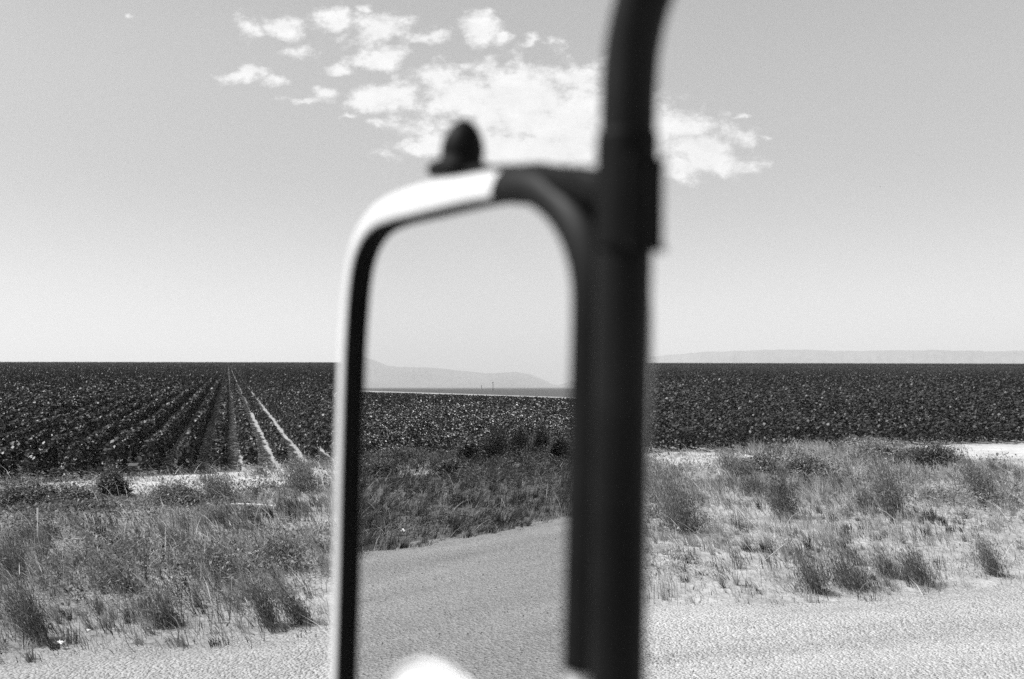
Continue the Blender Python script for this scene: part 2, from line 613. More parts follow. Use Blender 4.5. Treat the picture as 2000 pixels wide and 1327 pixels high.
def pebbles():
    def zone(n, s0, s1, p0, p1):
        s = rng.uniform(s0, s1, n)
        p = rng.uniform(p0, p1, n)
        return s, p
    s, p = zone(14000, -3.5, 9, 5.5, 9.0)
    s2, p2 = zone(9000, -16, -1.5, 3.2, 9.6)
    s, p = np.concatenate([s, s2]), np.concatenate([p, p2])
    keep = (p < edge_p(s) + .5 * rng.random(len(s))) & (rng.random(len(s)) < .35 + .65 * fbm(s, p, .6, 21))
    s, p = s[keep], p[keep]
    x, y = xy(s, p)
    n = len(s)
    rad = .003 + .009 * rng.random(n) ** 4
    z = terrain(x, y) + np.maximum(.05 * (1 - sstep(-.9, .05, p - edge_p(s))) - .006, .002) + rad * .2
    oct_ = np.array([[1, 0, 0], [0, 1, 0], [-1, 0, 0], [0, -1, 0], [0, 0, .7], [0, 0, -.7]])
    jit = oct_[None] * rng.uniform(.6, 1.25, (n, 6, 1))
    a = rng.uniform(0, 6.28, n)
    ca, sa = np.cos(a)[:, None], np.sin(a)[:, None]
    vx = jit[..., 0] * ca - jit[..., 1] * sa
    vy = jit[..., 0] * sa + jit[..., 1] * ca
    v = np.stack([vx, vy, jit[..., 2]], -1) * rad[:, None, None] + np.stack([x, y, z], -1)[:, None]
    tri = np.array([[0, 1, 4], [1, 2, 4], [2, 3, 4], [3, 0, 4], [1, 0, 5], [2, 1, 5], [3, 2, 5], [0, 3, 5]])
    f = (np.arange(n)[:, None, None] * 6 + tri[None]).reshape(-1, 3)
    sh = np.repeat(rng.uniform(.5, 1.4, n), 8)
    o = link('gravel', mesh_np('gravel', v.reshape(-1, 3), f, np.full(len(f), 3), sh), M['pebble'])
    tag(o, 'loose pale stones scattered over the gravel road', 'gravel', kind='stuff')


pebbles()

def hills(name, prof, mirrored, dist, label, depth=3500):
    az, el = [], []
    for px, py in prof:
        d = mdir(px, py) if mirrored else ray(px, py)
        az.append(math.degrees(math.atan2(d.x, d.y)))
        el.append(max(d.z, 0) / math.hypot(d.x, d.y))
    az, el = np.array(az), np.array(el)
    o_ = np.argsort(az)
    az, el = az[o_], el[o_]
    A = np.linspace(az[0], az[-1], 340)
    T = np.linspace(0, 1, 40)
    hgt = np.interp(A, az, el) * dist
    hgt = hgt * (1 + .035 * (fbm(A * 40, A * 0, 30, 4, 5) - .5) * 2)
    aa, tt = np.meshgrid(A, T, indexing='ij')
    r = dist - depth * .5 + depth * tt
    bump = np.sin(np.pi * np.clip(tt, 0, 1)) ** .8
    gul = fbm(aa * 60, tt * 60, 16, 8, 4) - .5
    z = (hgt[:, None] * (bump - .22 * np.abs(gul) * 2 * np.sin(np.pi * tt * 2).clip(0, 1)) * (r / dist)).clip(0, None) - 1
    x, y = r * np.sin(np.radians(aa)), r * np.cos(np.radians(aa))
    v = np.stack([x, y, z], -1).reshape(-1, 3)
    nr, nc = aa.shape
    i, j = np.meshgrid(np.arange(nr - 1), np.arange(nc - 1), indexing='ij')
    a = i * nc + j
    q = np.stack([a, a + 1, a + nc + 1, a + nc], -1).reshape(-1, 4)
    o = link(name, mesh_np(name, v, q, np.full(len(q), 4)), M['hill'], smooth=True)
    tag(o, label, 'hills', kind='structure')


hills('hills', [(1000, 757), (1080, 735), (1180, 708), (1265, 696), (1330, 692), (1380, 687), (1450, 685), (1540, 682), (1600, 683), (1680, 686), (1740, 684), (1850, 683),
                (1950, 686), (2000, 685), (2200, 692), (2500, 715), (2800, 757)], False, 13000, 'long pale flat-topped hills on the skyline right of the mirror')
hills('mountains', [(500, 757), (560, 715), (620, 690), (680, 690), (705, 697), (730, 703), (760, 714), (790, 717), (830, 717), (850, 719), (900, 724), (950, 729), (985, 728), (1005, 726), (1035, 731),
                    (1060, 741), (1080, 751), (1092, 752), (1120, 743), (1160, 733), (1240, 735), (1400, 757)], True, 13000, 'hazy mountain ridge seen reflected in the mirror')


def ground_strip(name, pts, label, mat, zoff=.06):
    """sheet over the flat plain, corners given in world xy: near edge list, far edge list"""
    near, far = pts
    nn = 40
    near, far = np.array(near), np.array(far)
    t = np.linspace(0, 1, nn) ** 1.5
    a = near[0] + (near[1] - near[0]) * t[:, None]
    b_ = far[0] + (far[1] - far[0]) * t[:, None]
    v = []
    for k in range(6):
        c = a + (b_ - a) * (k / 5)
        v.append(np.column_stack([c, terrain(c[:, 0], c[:, 1]) + zoff]))
    v = np.stack(v, 1).reshape(-1, 3)
    i, j = np.meshgrid(np.arange(nn - 1), np.arange(5), indexing='ij')
    q0 = i * 6 + j
    q = np.stack([q0, q0 + 1, q0 + 7, q0 + 6], -1).reshape(-1, 4)
    o = link(name, mesh_np(name, v, q, np.full(len(q), 4)), mat)
    tag(o, label, 'track', kind='structure')


ground_strip('dirt_track', (NEAR, FAR), 'bare pale dirt track crossing the plain, seen reflected in the mirror', M['pale_dirt'])

# ------------------------------------------------------------------ crop field
ROW = .66
S0 = .16 - ROW / 2          # row 0 lies just left of the furrow that runs straight towards the eye
OWN_ROWS = list(range(-11, 8))


def crop():
    def sample(n, az0, az1, r0, r1, power):
        az = np.radians(rng.uniform(az0, az1, n))
        if power == 0:
            r = np.exp(rng.uniform(np.log(r0), np.log(r1), n))
        else:
            r = np.sqrt(rng.uniform(r0 * r0, r1 * r1, n))
        return r * np.sin(az), r * np.cos(az)
    pts = []
    # near: density per area; far: per screen area
    for az0, az1, dens in ((-29.5, 29.5, 1.0), (-51, -29.5, .25), (29.5, 38, .3), (-73, -51, 1.15)):
        th = math.radians(az1 - az0)
        na = int(th / 2 * (44 ** 2 - 20 ** 2) * 640 * dens)
        pts.append(sample(na, az0, az1, 20, 44, 1))
        nf = int(th * math.log(1000 / 44) * 640000 * dens)
        pts.append(sample(nf, az0, az1, 44, 1000, 0))
    # more detail round the vanishing rows
    pts.append(sample(420000, -28, -6, 44, 1000, 0))
    x = np.concatenate([a for a, b_ in pts])
    y = np.concatenate([b_ for a, b_ in pts])
    s, p = sp(x, y)
    k = np.round((s - S0) / ROW)
    far = p
    half = np.where(k < 0, .172, np.where(k < 5, .175, .19)) + .02 * (vnoise(k * 3.1, p, 1.1, 31) - .5) * 2 + .03 * (vnoise(k * 7.7, p, 9, 33) - .5) * 2
    half = half - np.select([k == 1, k == 2, k == 3, k == 4], [.05 * sstep(.35, .7, vnoise(p, p * 0, 9, 60)), .07 * sstep(.25, .6, vnoise(p, p * 0, 7, 61)) + .005, .085 * sstep(.25, .6, vnoise(p, p * 0, 8, 64)) + .005, .06 * sstep(.35, .7, vnoise(p, p * 0, 9, 67)) - .02], 0)
    t = rng.uniform(-1, 1, len(s))
    t = np.sign(t) * np.abs(t) ** 1.1
    H = .56 * (.86 + .28 * vnoise(k * 5.3 + 2, p, .55, 41)) * (.88 + .24 * vnoise(k * 1.7, p, 6, 43))
    H = np.where((k >= 0) & (k < 4), H * (.80 + .22 * vnoise(k * 3.3, p, 3, 77)), H)
    prof = np.sqrt(np.clip(1 - np.abs(t) ** 2, 0, 1))
    hz = 1 - rng.random(len(s)) ** 1.8 * .95
    s = S0 + k * ROW + t * half
    fp = front_p(s)
    ok = (p > fp + .35 * rng.random(len(s)) + .5 * (vnoise(k * 9.1, k * 0, 1, 3) - .5))
    x, y = xy(s, p)
    ok &= track_side(x, y)
    # missing plants here and there
    ok &= vnoise(k * 13.3, p, 1.4, 51) > .06
    x, y, k, t, H, prof, hz, p, s = (a[ok] for a in (x, y, k, t, H, prof, hz, p, s))
    r = np.hypot(x, y)
    z = terrain(x, y) + .03 + H * prof * hz
    # low skirt at the end of each row
    size = (.054 * rng.uniform(.55, 1.25, len(x))) * np.maximum(1, r / 36) ** .97
    size *= np.where(np.arctan2(x, y) < R(-50), .78, 1.0)
    asp = np.full(len(x), .72)
    wmax = .15 - .062 * sstep(40, 75, r)
    wid = np.minimum(size * asp, wmax)
    asp = wid / size
    size = np.minimum(size, 1.6)
    tilt = rng.normal(.25, .45, len(x))
    tilt *= 1 + .35 * sstep(60, 160, r)
    along = np.where(rng.random(len(x)) < .85 * sstep(42, 120, r), math.pi / 2 + RA + rng.normal(0, .22, len(x)), rng.uniform(0, 6.283, len(x)))
    c = np.stack([x, y, z], -1)
    v = leaf_quads(c, tilt, size, asp, rng, along).reshape(-1, 4, 3)
    shade = rng.choice([.55, .8, 1, 1.3, 1.9], len(x), p=[.2, .25, .25, .2, .10]) * rng.uniform(.85, 1.15, len(x))
    shade = 1 + (shade - 1) * (1 - .35 * sstep(50, 140, r))
    own = np.isin(k, OWN_ROWS)
    m_ = ~own
    o = link('crop_field', quads_mesh('crop_field', v[m_].reshape(-1, 3), shade[m_]), M['crop'])
    tag(o, 'dense dark leafy crop covering the field to the skyline', 'crop', kind='stuff')
    for kk in OWN_ROWS:
        mm = k == kk
        o = link('crop_row', quads_mesh('crop_row', v[mm].reshape(-1, 3), shade[mm]), M['crop'])
        if kk < 0:
            lab = 'dark leafy crop row edged by a black shaded furrow, left of the straight upright row'
            if kk == -1: lab = 'leafy crop row next left of the upright row, slanting slightly left'
        elif kk == 0: lab = 'leafy crop row standing upright in the picture, left of the first white furrow'
        elif kk == 1: lab = 'leafy crop row between the first and second white furrows'
        elif kk == 2: lab = 'leafy crop row just left of the widest white furrow'
        elif kk == 3: lab = 'leafy crop row just right of the widest white furrow'
        else: lab = 'leafy crop row beside the white mirror edge, right of the widest white furrow'
        tag(o, lab, 'crop row', 'crop rows running away from the road')


crop()

# ------------------------------------------------------------------ weeds of the verge
WIND = math.radians(15.93 - 90 - 32)        # plants lean this way (to the left of the picture)


def verge_points(n):
    """random points of the verge: in front of the camera and where the mirror looks"""
    n1 = int(n * .62)
    s = np.concatenate([rng.uniform(-11, 16, n1), rng.uniform(-34, -7, n - n1)])
    p = np.concatenate([rng.uniform(7.6, 23.5, n1), rng.uniform(8.6, 22, n - n1)])
    x, y = xy(s, p)
    az = np.degrees(np.arctan2(x, y))
    ok = ((az > -33) & (az < 33)) | ((az > -76) & (az < -33) & (rng.random(n) < .75))
    return s[ok], p[ok]


def bare(s, p):
    """0..1: where the pale soil before the crop lies open"""
    f = front_p(s)
    d = f - p
    band = sstep(-.6, .2, d) * (1 - sstep(2.3, 3.6, d + 1.6 * (fbm(s, p, .9, 55) - .5)))
    patch = np.maximum(1 - sstep(1.3, 2.9, np.abs(s - .1)), np.maximum(1 - sstep(1.2, 2.6, np.abs(s - 10.2)), 1 - sstep(1.6, 3.6, np.abs(s - 19.3))))
    patch = np.maximum(patch, .9 * (1 - sstep(2.2, 4.2, np.abs(s + 5.5))))
    patch = patch * (1 - .2 * sstep(13, 15, s))
    return band * patch * (.45 + .55 * sstep(.36, .56, fbm(s, p, .8, 57)))


def low(s, p):
    """0..1: plants stay short in front of the open soil"""
    d = front_p(s) - p
    b = np.maximum(1 - sstep(1.8, 3.6, np.abs(s + .6)), np.maximum(1 - sstep(1.2, 2.4, np.abs(s - 10.2)), 1 - sstep(1.6, 3.6, np.abs(s - 19.3))))
    return b * (1 - sstep(4.5, 7, d))


def stuff_grass():
    # single blades
    s, p = verge_points(330000)
    into = p - edge_p(s)
    cl = fbm(s, p, 1.3, 61, 4)
    fine = vnoise(s, p, .22, 71)
    into = into + .55 * (1 - sstep(-1, 4, s))
    dens = (sstep(-.35, .9, into) + .22 * sstep(-.9, -.1, into)) * (.2 + .9 * sstep(.36, .62, cl)) * (.3 + .9 * sstep(.35, .8, fine))
    ok = rng.random(len(s)) < dens
    s, p, cl = s[ok], p[ok], cl[ok]
    n1 = len(s)
    tone = rng.normal(.55, .32, n1)
    hgt = .05 + .20 * rng.random(n1) ** 1.5 + .16 * sstep(.45, .7, cl) * rng.random(n1)
    laz = WIND + rng.normal(0, .8, n1)
    lean = rng.normal(.6, .35, n1)
    # tufts: many blades from one root, bowed the same way
    ts, tp = verge_points(17000)
    ti = tp - edge_p(ts)
    ti = ti + .5 * (1 - sstep(-1, 4, ts))
    tc = fbm(ts, tp, 1.1, 63, 3)
    ok = rng.random(len(ts)) < (sstep(-.3, .8, ti) + .16 * sstep(-.8, -.1, ti)) * (.25 + .9 * sstep(.4, .6, tc))
    ts, tp, tc = ts[ok], tp[ok], tc[ok]
    nb = rng.integers(12, 42, len(ts))
    idx = np.repeat(np.arange(len(ts)), nb)
    n2 = len(idx)
    trad = rng.uniform(.02, .09, len(ts))
    tt = np.clip(rng.normal(.6, .4, len(ts)), .12, 1.6)
    th = rng.uniform(.12, .42, len(ts)) * (.7 + .6 * tc)
    tl = WIND + rng.normal(0, .5, len(ts))
    tn = rng.normal(.55, .22, len(ts))
    a = rng.uniform(0, 6.283, n2)
    q = np.sqrt(rng.random(n2)) * trad[idx]
    s = np.concatenate([s, ts[idx] + np.cos(a) * q])
    p = np.concatenate([p, tp[idx] + np.sin(a) * q])
    tone = np.concatenate([tone, tt[idx] * rng.uniform(.6, 1.4, n2)])
    hgt = np.concatenate([hgt, th[idx] * rng.uniform(.5, 1.1, n2)])
    laz = np.concatenate([laz, tl[idx] + rng.normal(0, .45, n2)])
    lean = np.concatenate([lean, tn[idx] + rng.normal(0, .25, n2)])
    # tall dark seeding stalks in ragged drifts, all bowed by the wind
    ks, kp = verge_points(1500)
    ki = kp - edge_p(ks)
    ok = (ki > .3) & (rng.random(len(ks)) < .15 + .85 * sstep(.45, .62, fbm(ks, kp, 2.2, 67, 3)))
    ks, kp = ks[ok], kp[ok]
    kn = rng.integers(8, 46, len(ks))
    ki_ = np.repeat(np.arange(len(ks)), kn)
    n3 = len(ki_)
    kr = rng.uniform(.04, .24, len(ks))
    kh = rng.uniform(.22, .52, len(ks))
    kt = rng.uniform(.12, .5, len(ks))
    kl = rng.normal(.5, .2, len(ks))
    s = np.concatenate([s, ks[ki_] + rng.normal(0, 1, n3) * kr[ki_]])
    p = np.concatenate([p, kp[ki_] + rng.normal(0, .6, n3) * kr[ki_]])
    tone = np.concatenate([tone, kt[ki_] * rng.uniform(.5, 1.6, n3)])
    hgt = np.concatenate([hgt, kh[ki_] * rng.uniform(.45, 1.1, n3)])
    laz = np.concatenate([laz, WIND + rng.normal(0, .35, n3)])
    lean = np.concatenate([lean, kl[ki_] + rng.normal(0, .18, n3)])
    e, f = edge_p(s), front_p(s)
    into = p - e
    ok = rng.random(len(s)) < (1 - .9 * bare(s, p)) * (1 - sstep(f - .2, f + .5, p))
    s, p, tone, hgt, laz, lean, into = (v[ok] for v in (s, p, tone, hgt, laz, lean, into))
    x, y = xy(s, p)
    n = len(s)
    h = hgt * (.3 + .7 * sstep(-.8, .9, into)) * (.75 + .45 * sstep(3, 9, into)) * (1 - .68 * low(s, p)) * (1 - .3 * sstep(1, 6, s)) + .02
    w = rng.uniform(.0035, .008, n) * (1 + .05 * np.clip(into, 0, None))
    base = np.stack([x, y, terrain(x, y) - .01], -1)
    v, fl, sz = blades(base, h, w, laz, np.clip(lean, 0, 1.5), rng)
    sh = np.clip((tone + .35 * (vnoise(s, p, .9, 81) - .5) + .42 * sstep(-1, 4, s) * sstep(.1, .5, tone)) * (.36 + .64 * sstep(-9, -3, s)), .06, 1.9)
    o = link('dry_grass', mesh_np('dry_grass', v, fl, sz, np.repeat(sh, 2)), M['grass'])
    tag(o, 'dry tangled grass leaning left on the verge between road and crop', 'grass', kind='stuff')


def stuff_weeds():
    s, p = verge_points(900000)
    e, f = edge_p(s), front_p(s)
    into = p - e
    cl = fbm(s, p, 1.6, 91, 4)
    cl2 = .55 * vnoise(s, p, .5, 95) + .45 * vnoise(s, p, .2, 97)
    into = into + .5 * (1 - sstep(-1, 4, s))
    dens = sstep(.1, 1.9, into) * (1 + .6 * (1 - sstep(-9, -5, s))) * (.08 + .14 * (1 - sstep(-9, -5, s)) + 1.0 * sstep(.38, .62, cl)) * (.25 + .9 * sstep(.3, .7, cl2))
    dens *= (1 - .93 * bare(s, p)) * (1 - sstep(f - .3, f + .2, p)) * (1.15 - .45 * sstep(-1, 4, s))
    ok = rng.random(len(s)) < dens
    s, p, into, cl, cl2 = s[ok], p[ok], into[ok], cl[ok], cl2[ok]
    x, y = xy(s, p)
    n = len(s)
    top = (.08 + .30 * sstep(.42, .7, cl) + .20 * cl2) * sstep(0, 2.5, into) * (.7 + .5 * sstep(4, 10, into)) * (1 - .68 * low(s, p)) * (1 - .3 * sstep(1, 6, s))
    zz = top * (1 - rng.random(n) ** 1.6)
    x = x + np.sin(WIND) * zz * .45
    y = y + np.cos(WIND) * zz * .45
    c = np.stack([x, y, terrain(x, y) + .01 + zz], -1)
    size = (.008 + .018 * rng.random(n) ** 1.6) * (1 + .045 * np.clip(into, 0, None))
    v = leaf_quads(c, rng.normal(.1, .6, n), size, rng.uniform(.3, .55, n), rng)
    sh = np.clip(rng.normal(.35 + .9 * vnoise(s, p, 1.1, 99) + .55 * sstep(-1, 4, s), .42, n) * (.5 + .5 * sstep(-9, -3, s)), .1, 2.8)
    o = link('leafy_weeds', quads_mesh('leafy_weeds', v, sh), M['weed'])
    tag(o, 'low mixed leafy weeds carpeting the verge behind the road', 'weeds', kind='stuff')


def stuff_straw():
    s, p = verge_points(26000)
    e, f = edge_p(s), front_p(s)
    ok = (p > e - .3) & (p < f) & (rng.random(len(s)) < .25 + .8 * sstep(.35, .65, fbm(s, p, 1.0, 131)))
    s, p = s[ok], p[ok]
    x, y = xy(s, p)
    n = len(s)
    base = np.stack([x, y, terrain(x, y) + rng.uniform(0, .16, n) * sstep(0, 3, p - edge_p(s))], -1)
    v, fl, sz = blades(base, rng.uniform(.1, .5, n), rng.uniform(.005, .010, n), WIND + rng.normal(0, 1.0, n), np.clip(rng.normal(1.2, .25, n), .5, 1.55), rng)
    o = link('straw', mesh_np('straw', v, fl, sz, np.repeat(rng.uniform(.9, 1.9, n), 2)), M['grass'])
    tag(o, 'pale broken straw lying in the grass of the verge', 'straw', kind='stuff')


stuff_grass()
stuff_weeds()
stuff_straw()


def tube_np(paths, radii, nseg=4):
    """several tapering tubes in one mesh; paths: list of (k,3) arrays"""
    V, F, base = [], [], 0
    for path, (r0, r1) in zip(paths, radii):
        k = len(path)
        for i, q in enumerate(path):
            rr = r0 + (r1 - r0) * i / (k - 1)
            for j in range(nseg):
                a = 2 * math.pi * j / nseg
                V.append((q[0] + rr * math.cos(a), q[1] + rr * math.sin(a), q[2]))
        for i in range(k - 1):
            for j in range(nseg):
                F.append((base + i * nseg + j, base + i * nseg + (j + 1) % nseg, base + (i + 1) * nseg + (j + 1) % nseg, base + (i + 1) * nseg + j))
        base += k * nseg
    return np.array(V), np.array(F)


def plant(px, py, hpx, wpx, kind, label, mirrored=False, name='weed_clump', cat='weed', dark=1.0, group='weed clumps on the verge'):
    x, y, z = ground_hit(px, py, mirrored)
    d = math.hypot(x, y)
    H, Wd = hpx * d / FPX, wpx * d / FPX
    root = empty(name, (x, y, z))
    tag(root, label, cat, group)
    g = np.random.default_rng(int(px * 7 + py * 13))
    paths, radii, LC, LS, LT, LA = [], [], [], [], [], []
    dark = dark * 1.4 if kind in ('tuft', 'mixed') and not mirrored else dark
    if kind == 'tuft': ns, lean, nl, ls, asp = 44, g.uniform(.35, .8), 52, .020, .14
    elif kind == 'bush': ns, lean, nl, ls, asp = 64, .12, 80, .022, .42
    elif kind == 'spire': ns, lean, nl, ls, asp = (44 if mirrored else 26), .16, 90, .020, .22
    else: ns, lean, nl, ls, asp = 46, .42, 70, .020, .2
    sc = max(1.0, (Wd * H / .12) ** .5)
    ns = int(ns * min(2.2, sc))
    ls *= max(1, d / 17)
    lump = g.random(9)
    for i in range(ns):
        a = g.uniform(0, 2 * math.pi)
        rr = math.sqrt(g.random())
        out = rr * Wd / 2
        hh = H * (1 - .5 * rr ** 1.6 * (1 if kind in ('bush', 'spire') else .6)) * g.uniform(.45, 1.1)
        if lump[int(a / 2 / math.pi * 9) % 9] < .35: hh *= .7; out *= 1.25
        if kind == 'bush': hh *= g.uniform(.8, 1.0)
        b0 = np.array([x + math.cos(a) * out * .28, y + math.sin(a) * out * .28, z - .02])
        tip = np.array([x + math.cos(a) * out * (.6 if kind in ('tuft', 'mixed') else 1) + math.sin(WIND) * lean * hh, y + math.sin(a) * out + math.cos(WIND) * lean * hh, z + hh])
        mid = (b0 + tip) / 2 + np.array([math.cos(a), math.sin(a), 0]) * out * .12 + g.normal(0, .012, 3)
        tt = np.linspace(0, 1, 5)[:, None]
        path = (1 - tt) ** 2 * b0 + 2 * tt * (1 - tt) * mid + tt ** 2 * tip
        paths.append(path)
        r0 = .0035 * max(1, d / 20)
        radii.append((r0, r0 * .35))
        m_ = nl
        u = g.uniform(.08, 1, m_) ** .8
        q = (1 - u[:, None]) ** 2 * b0 + 2 * (u * (1 - u))[:, None] * mid + (u ** 2)[:, None] * tip
        sprd = .035 + .03 * (Wd > .5)
        q = q + g.standard_t(3, (m_, 3)) * np.array([sprd, sprd, sprd * .6])
        q[:, 2] = np.maximum(q[:, 2], z + .012)
        LC.append(q)
        LS.append(g.uniform(.6, 1.35, m_) * ls)
        LT.append(g.normal(.1 if kind == 'bush' else -.95, .4, m_))
        LA.append(np.full(m_, math.pi / 2 - WIND) + g.normal(0, 1.8 if kind == 'bush' else .7, m_))
    V, F = tube_np(paths, radii)
    link('stems', mesh_np('stems', V, F, np.full(len(F), 4)), M['stem'], root)
    c = np.concatenate(LC)
    n = len(c)
    v = leaf_quads(c, np.concatenate(LT), np.concatenate(LS), np.full(n, asp), g, np.concatenate(LA))
    sh = np.clip(g.normal(1.35, .85, n), .25, 5) * dark
    link('leaves', quads_mesh('leaves', v, sh), M['bush'], root)
    return root


PLANTS = [
    (1595, 1158, 95, 62, 'tuft', 'small dark weed tuft at the gravel edge, first right of the mirror pole', .9),
    (1672, 1150, 92, 95, 'tuft', 'wide dark weed tuft at the gravel edge between two narrower tufts', .9),
    (1738, 1128, 52, 44, 'tuft', 'little weed tuft set back from the gravel between two bigger tufts', 1.1),
    (1800, 1142, 88, 62, 'tuft', 'dark weed tuft leaning left at the gravel edge below the tall right weed', .9),
    (1945, 1124, 74, 52, 'tuft', 'rightmost leaning weed tuft at the gravel edge', 1.1),
    (1530, 1012, 140, 54, 'spire', 'tall narrow weed standing alone in the middle of the right verge', 1.15),
    (1752, 1010, 145, 80, 'mixed', 'tall leaning weed with feathery top right of the lone narrow weed', 1.4),
    (1340, 1038, 165, 120, 'mixed', 'big ragged weed beside the mirror pole with a black shaded foot', 1.1),
    (1815, 914, 62, 100, 'bush', 'dense dark round bush beside the open white soil on the right', .85),
    (1715, 905, 44, 90, 'bush', 'low grey bush touching the left side of the dense dark bush', 1.5),
    (1575, 934, 66, 95, 'bush', 'broad grey bush at the back of the verge behind the lone narrow weed', 1.25),
    (1490, 922, 50, 70, 'bush', 'smaller grey bush at the left end of the right back row', 1.35),
    (1695, 1000, 46, 56, 'mixed', 'short dark weed close under the tall feathery weed', .9),
    (1478, 968, 44, 70, 'mixed', 'low dark weed left of the lone narrow weed', .9),
    (1925, 985, 120, 62, 'mixed', 'thin tall weed near the right edge of the picture', 1.5),
    (1440, 928, 54, 80, 'mixed', 'low weed at the right end of the white soil beside the mirror pole', 1.4),
    (222, 970, 66, 50, 'bush', 'black rounded weed at the left back of the verge', .7),
    (55, 990, 70, 110, 'bush', 'leftmost grey bush before the dark crop', 1.25),
    (135, 990, 56, 80, 'bush', 'grey bush between the leftmost bush and the black rounded weed', 1.35),
    (340, 985, 52, 90, 'bush', 'low grey bush below the open white soil on the left', 1.35),
    (438, 975, 62, 80, 'mixed', 'grey weed in front of the white soil, above the fallen pale board', 1.2),
    (600, 960, 74, 90, 'mixed', 'weed reaching up next to the white mirror edge', 1.2),
    (85, 1252, 140, 84, 'tuft', 'tall dark weed in the bottom left corner with white litter by its foot', .85),
    (330, 1222, 74, 70, 'tuft', 'dark leaning tuft at the road edge, left of two others', .95),
    (528, 1224, 130, 56, 'tuft', 'tall leaning tuft at the road edge nearest the mirror but one', .95),
    (596, 1216, 96, 52, 'tuft', 'leaning tuft at the road edge beside the mirror', 1.0),
    (420, 1120, 80, 90, 'mixed', 'grey leaning weed in the middle of the left verge', 1.4),
    (250, 1150, 84, 90, 'tuft', 'slanting grey weed left of the middle of the left verge', 1.3),
    (560, 1110, 90, 90, 'mixed', 'dusky weed thicket near the white mirror edge', 1.2),
    (30, 1120, 80, 80, 'tuft', 'slanting weed below the white stake at the left edge', 1.2),
]
for (a, b_, c_, d_, k_, l_, dk) in PLANTS: plant(a, b_, c_, d_, k_, l_, dark=dk)
MPLANTS = [
    (966, 906, 112, 44, 'spire', 'tallest dark pointed weed seen reflected in the mirror', .4),
    (1012, 903, 92, 36, 'spire', 'dark pointed weed next right of the tallest one in the mirror', .42),
    (1055, 901, 84, 34, 'spire', 'third dark pointed weed from the left in the mirror', .5),
    (1095, 908, 78, 40, 'bush', 'black bushy weed near the dark right edge of the reflection', .6),
    (1128, 905, 50, 40, 'bush', 'black bushy weed cut by the dark right edge of the reflection', .6),
    (918, 908, 58, 50, 'bush', 'low dark weed left of the tallest pointed one in the mirror', .5),
    (880, 930, 36, 50, 'bush', 'short dark weed in the middle of the reflection', .5),
    (786, 905, 40, 70, 'bush', 'broad grey weed in the left half of the reflection', .7),
    (740, 930, 34, 60, 'bush', 'dim weed beside the black left edge of the reflection', .6),
]
for (a, b_, c_, d_, k_, l_, dk) in MPLANTS: plant(a, b_, c_, d_, k_, l_, mirrored=True, dark=dk, group='weeds in the mirror')


# ------------------------------------------------------------------ small things on the verge
def bar(name, p0, p1, w, t, mat, label, cat, irregular=.15):
    """a rough stick or board from p0 to p1"""
    p0, p1 = Vector(p0), Vector(p1)
    ax = (p1 - p0)
    L_ = ax.length
    q = ax.to_track_quat('X', 'Z').to_matrix()
    bm = bmesh.new()
    rings = []
    g = random.Random(int(p0.x * 1000))
    for i in range(7):
        f = i / 6
        k = 1 + g.uniform(-irregular, irregular)
        c = Vector((L_ * f, g.uniform(-.1, .1) * w, g.uniform(-.1, .1) * t))
        ring = [bm.verts.new(p0 + q @ (c + Vector((0, sy * w / 2 * k, sz_ * t / 2 * k)))) for sy, sz_ in ((-1, -.7), (-.8, -1), (.8, -1), (1, -.7), (1, .7), (.8, 1), (-.8, 1), (-1, .7))]
        rings.append(ring)
    for a, b2 in zip(rings, rings[1:]):
        for j in range(8): bm.faces.new((a[j], a[(j + 1) % 8], b2[(j + 1) % 8], b2[j]))
    bm.faces.new(rings[0][::-1]); bm.faces.new(rings[-1])
    me = bpy.data.meshes.new(name); bm.to_mesh(me); bm.free()
    o = link(name, me, mat)
    return tag(o, label, cat)


x, y, z = ground_hit(74, 1062)
d = math.hypot(x, y)
bar('wooden_stake', (x, y, z - .05), (x - .02, y + .02, z + 62 * d / FPX), .02, .02, M['white_wood'], 'thin white stake standing upright in the grass at far left', 'stake', .2)
x, y, z = ground_hit(452, 998)
x2, y2, z2 = ground_hit(540, 1001)
bar('board', (x, y, z + .10), (x2, y2, z2 + .09), .06, .03, M['white_wood'], 'pale board lying in the weeds left of the mirror', 'board', .1)


def litter(px, py, size, label, mirrored=False):
    x, y, z = ground_hit(px, py, mirrored)
    g = np.random.default_rng(int(px))
    n = 9
    u, w = np.meshgrid(np.linspace(-1, 1, n), np.linspace(-1, 1, n), indexing='ij')
    k = size * (1 - .25 * np.hypot(u, w))
    vx = u * k + g.normal(0, .06 * size, u.shape)
    vy = w * k * .7 + g.normal(0, .06 * size, u.shape)
    vz = .35 * size * (1 + np.sin(u * 3 + 1) * np.cos(w * 4)) + g.normal(0, .08 * size, u.shape) + .04
    v = np.stack([x + vx, y + vy, z + vz], -1).reshape(-1, 3)
    i, j = np.meshgrid(np.arange(n - 1), np.arange(n - 1), indexing='ij')
    a = i * n + j
    q = np.stack([a, a + n, a + n + 1, a + 1], -1).reshape(-1, 4)
    o = link('paper_scrap', mesh_np('paper_scrap', v, q, np.full(len(q), 4)), M['paper'])
    md = o.modifiers.new('thickness', 'SOLIDIFY'); md.thickness = .003
    tag(o, label, 'litter')


litter(119, 1268, .035, 'crumpled white paper on the gravel edge in the bottom left corner')
litter(172, 1242, .018, 'tiny white paper scrap right of the bigger crumpled paper')
litter(787, 1046, .07, 'small white paper scrap by the road edge in the reflection', True)


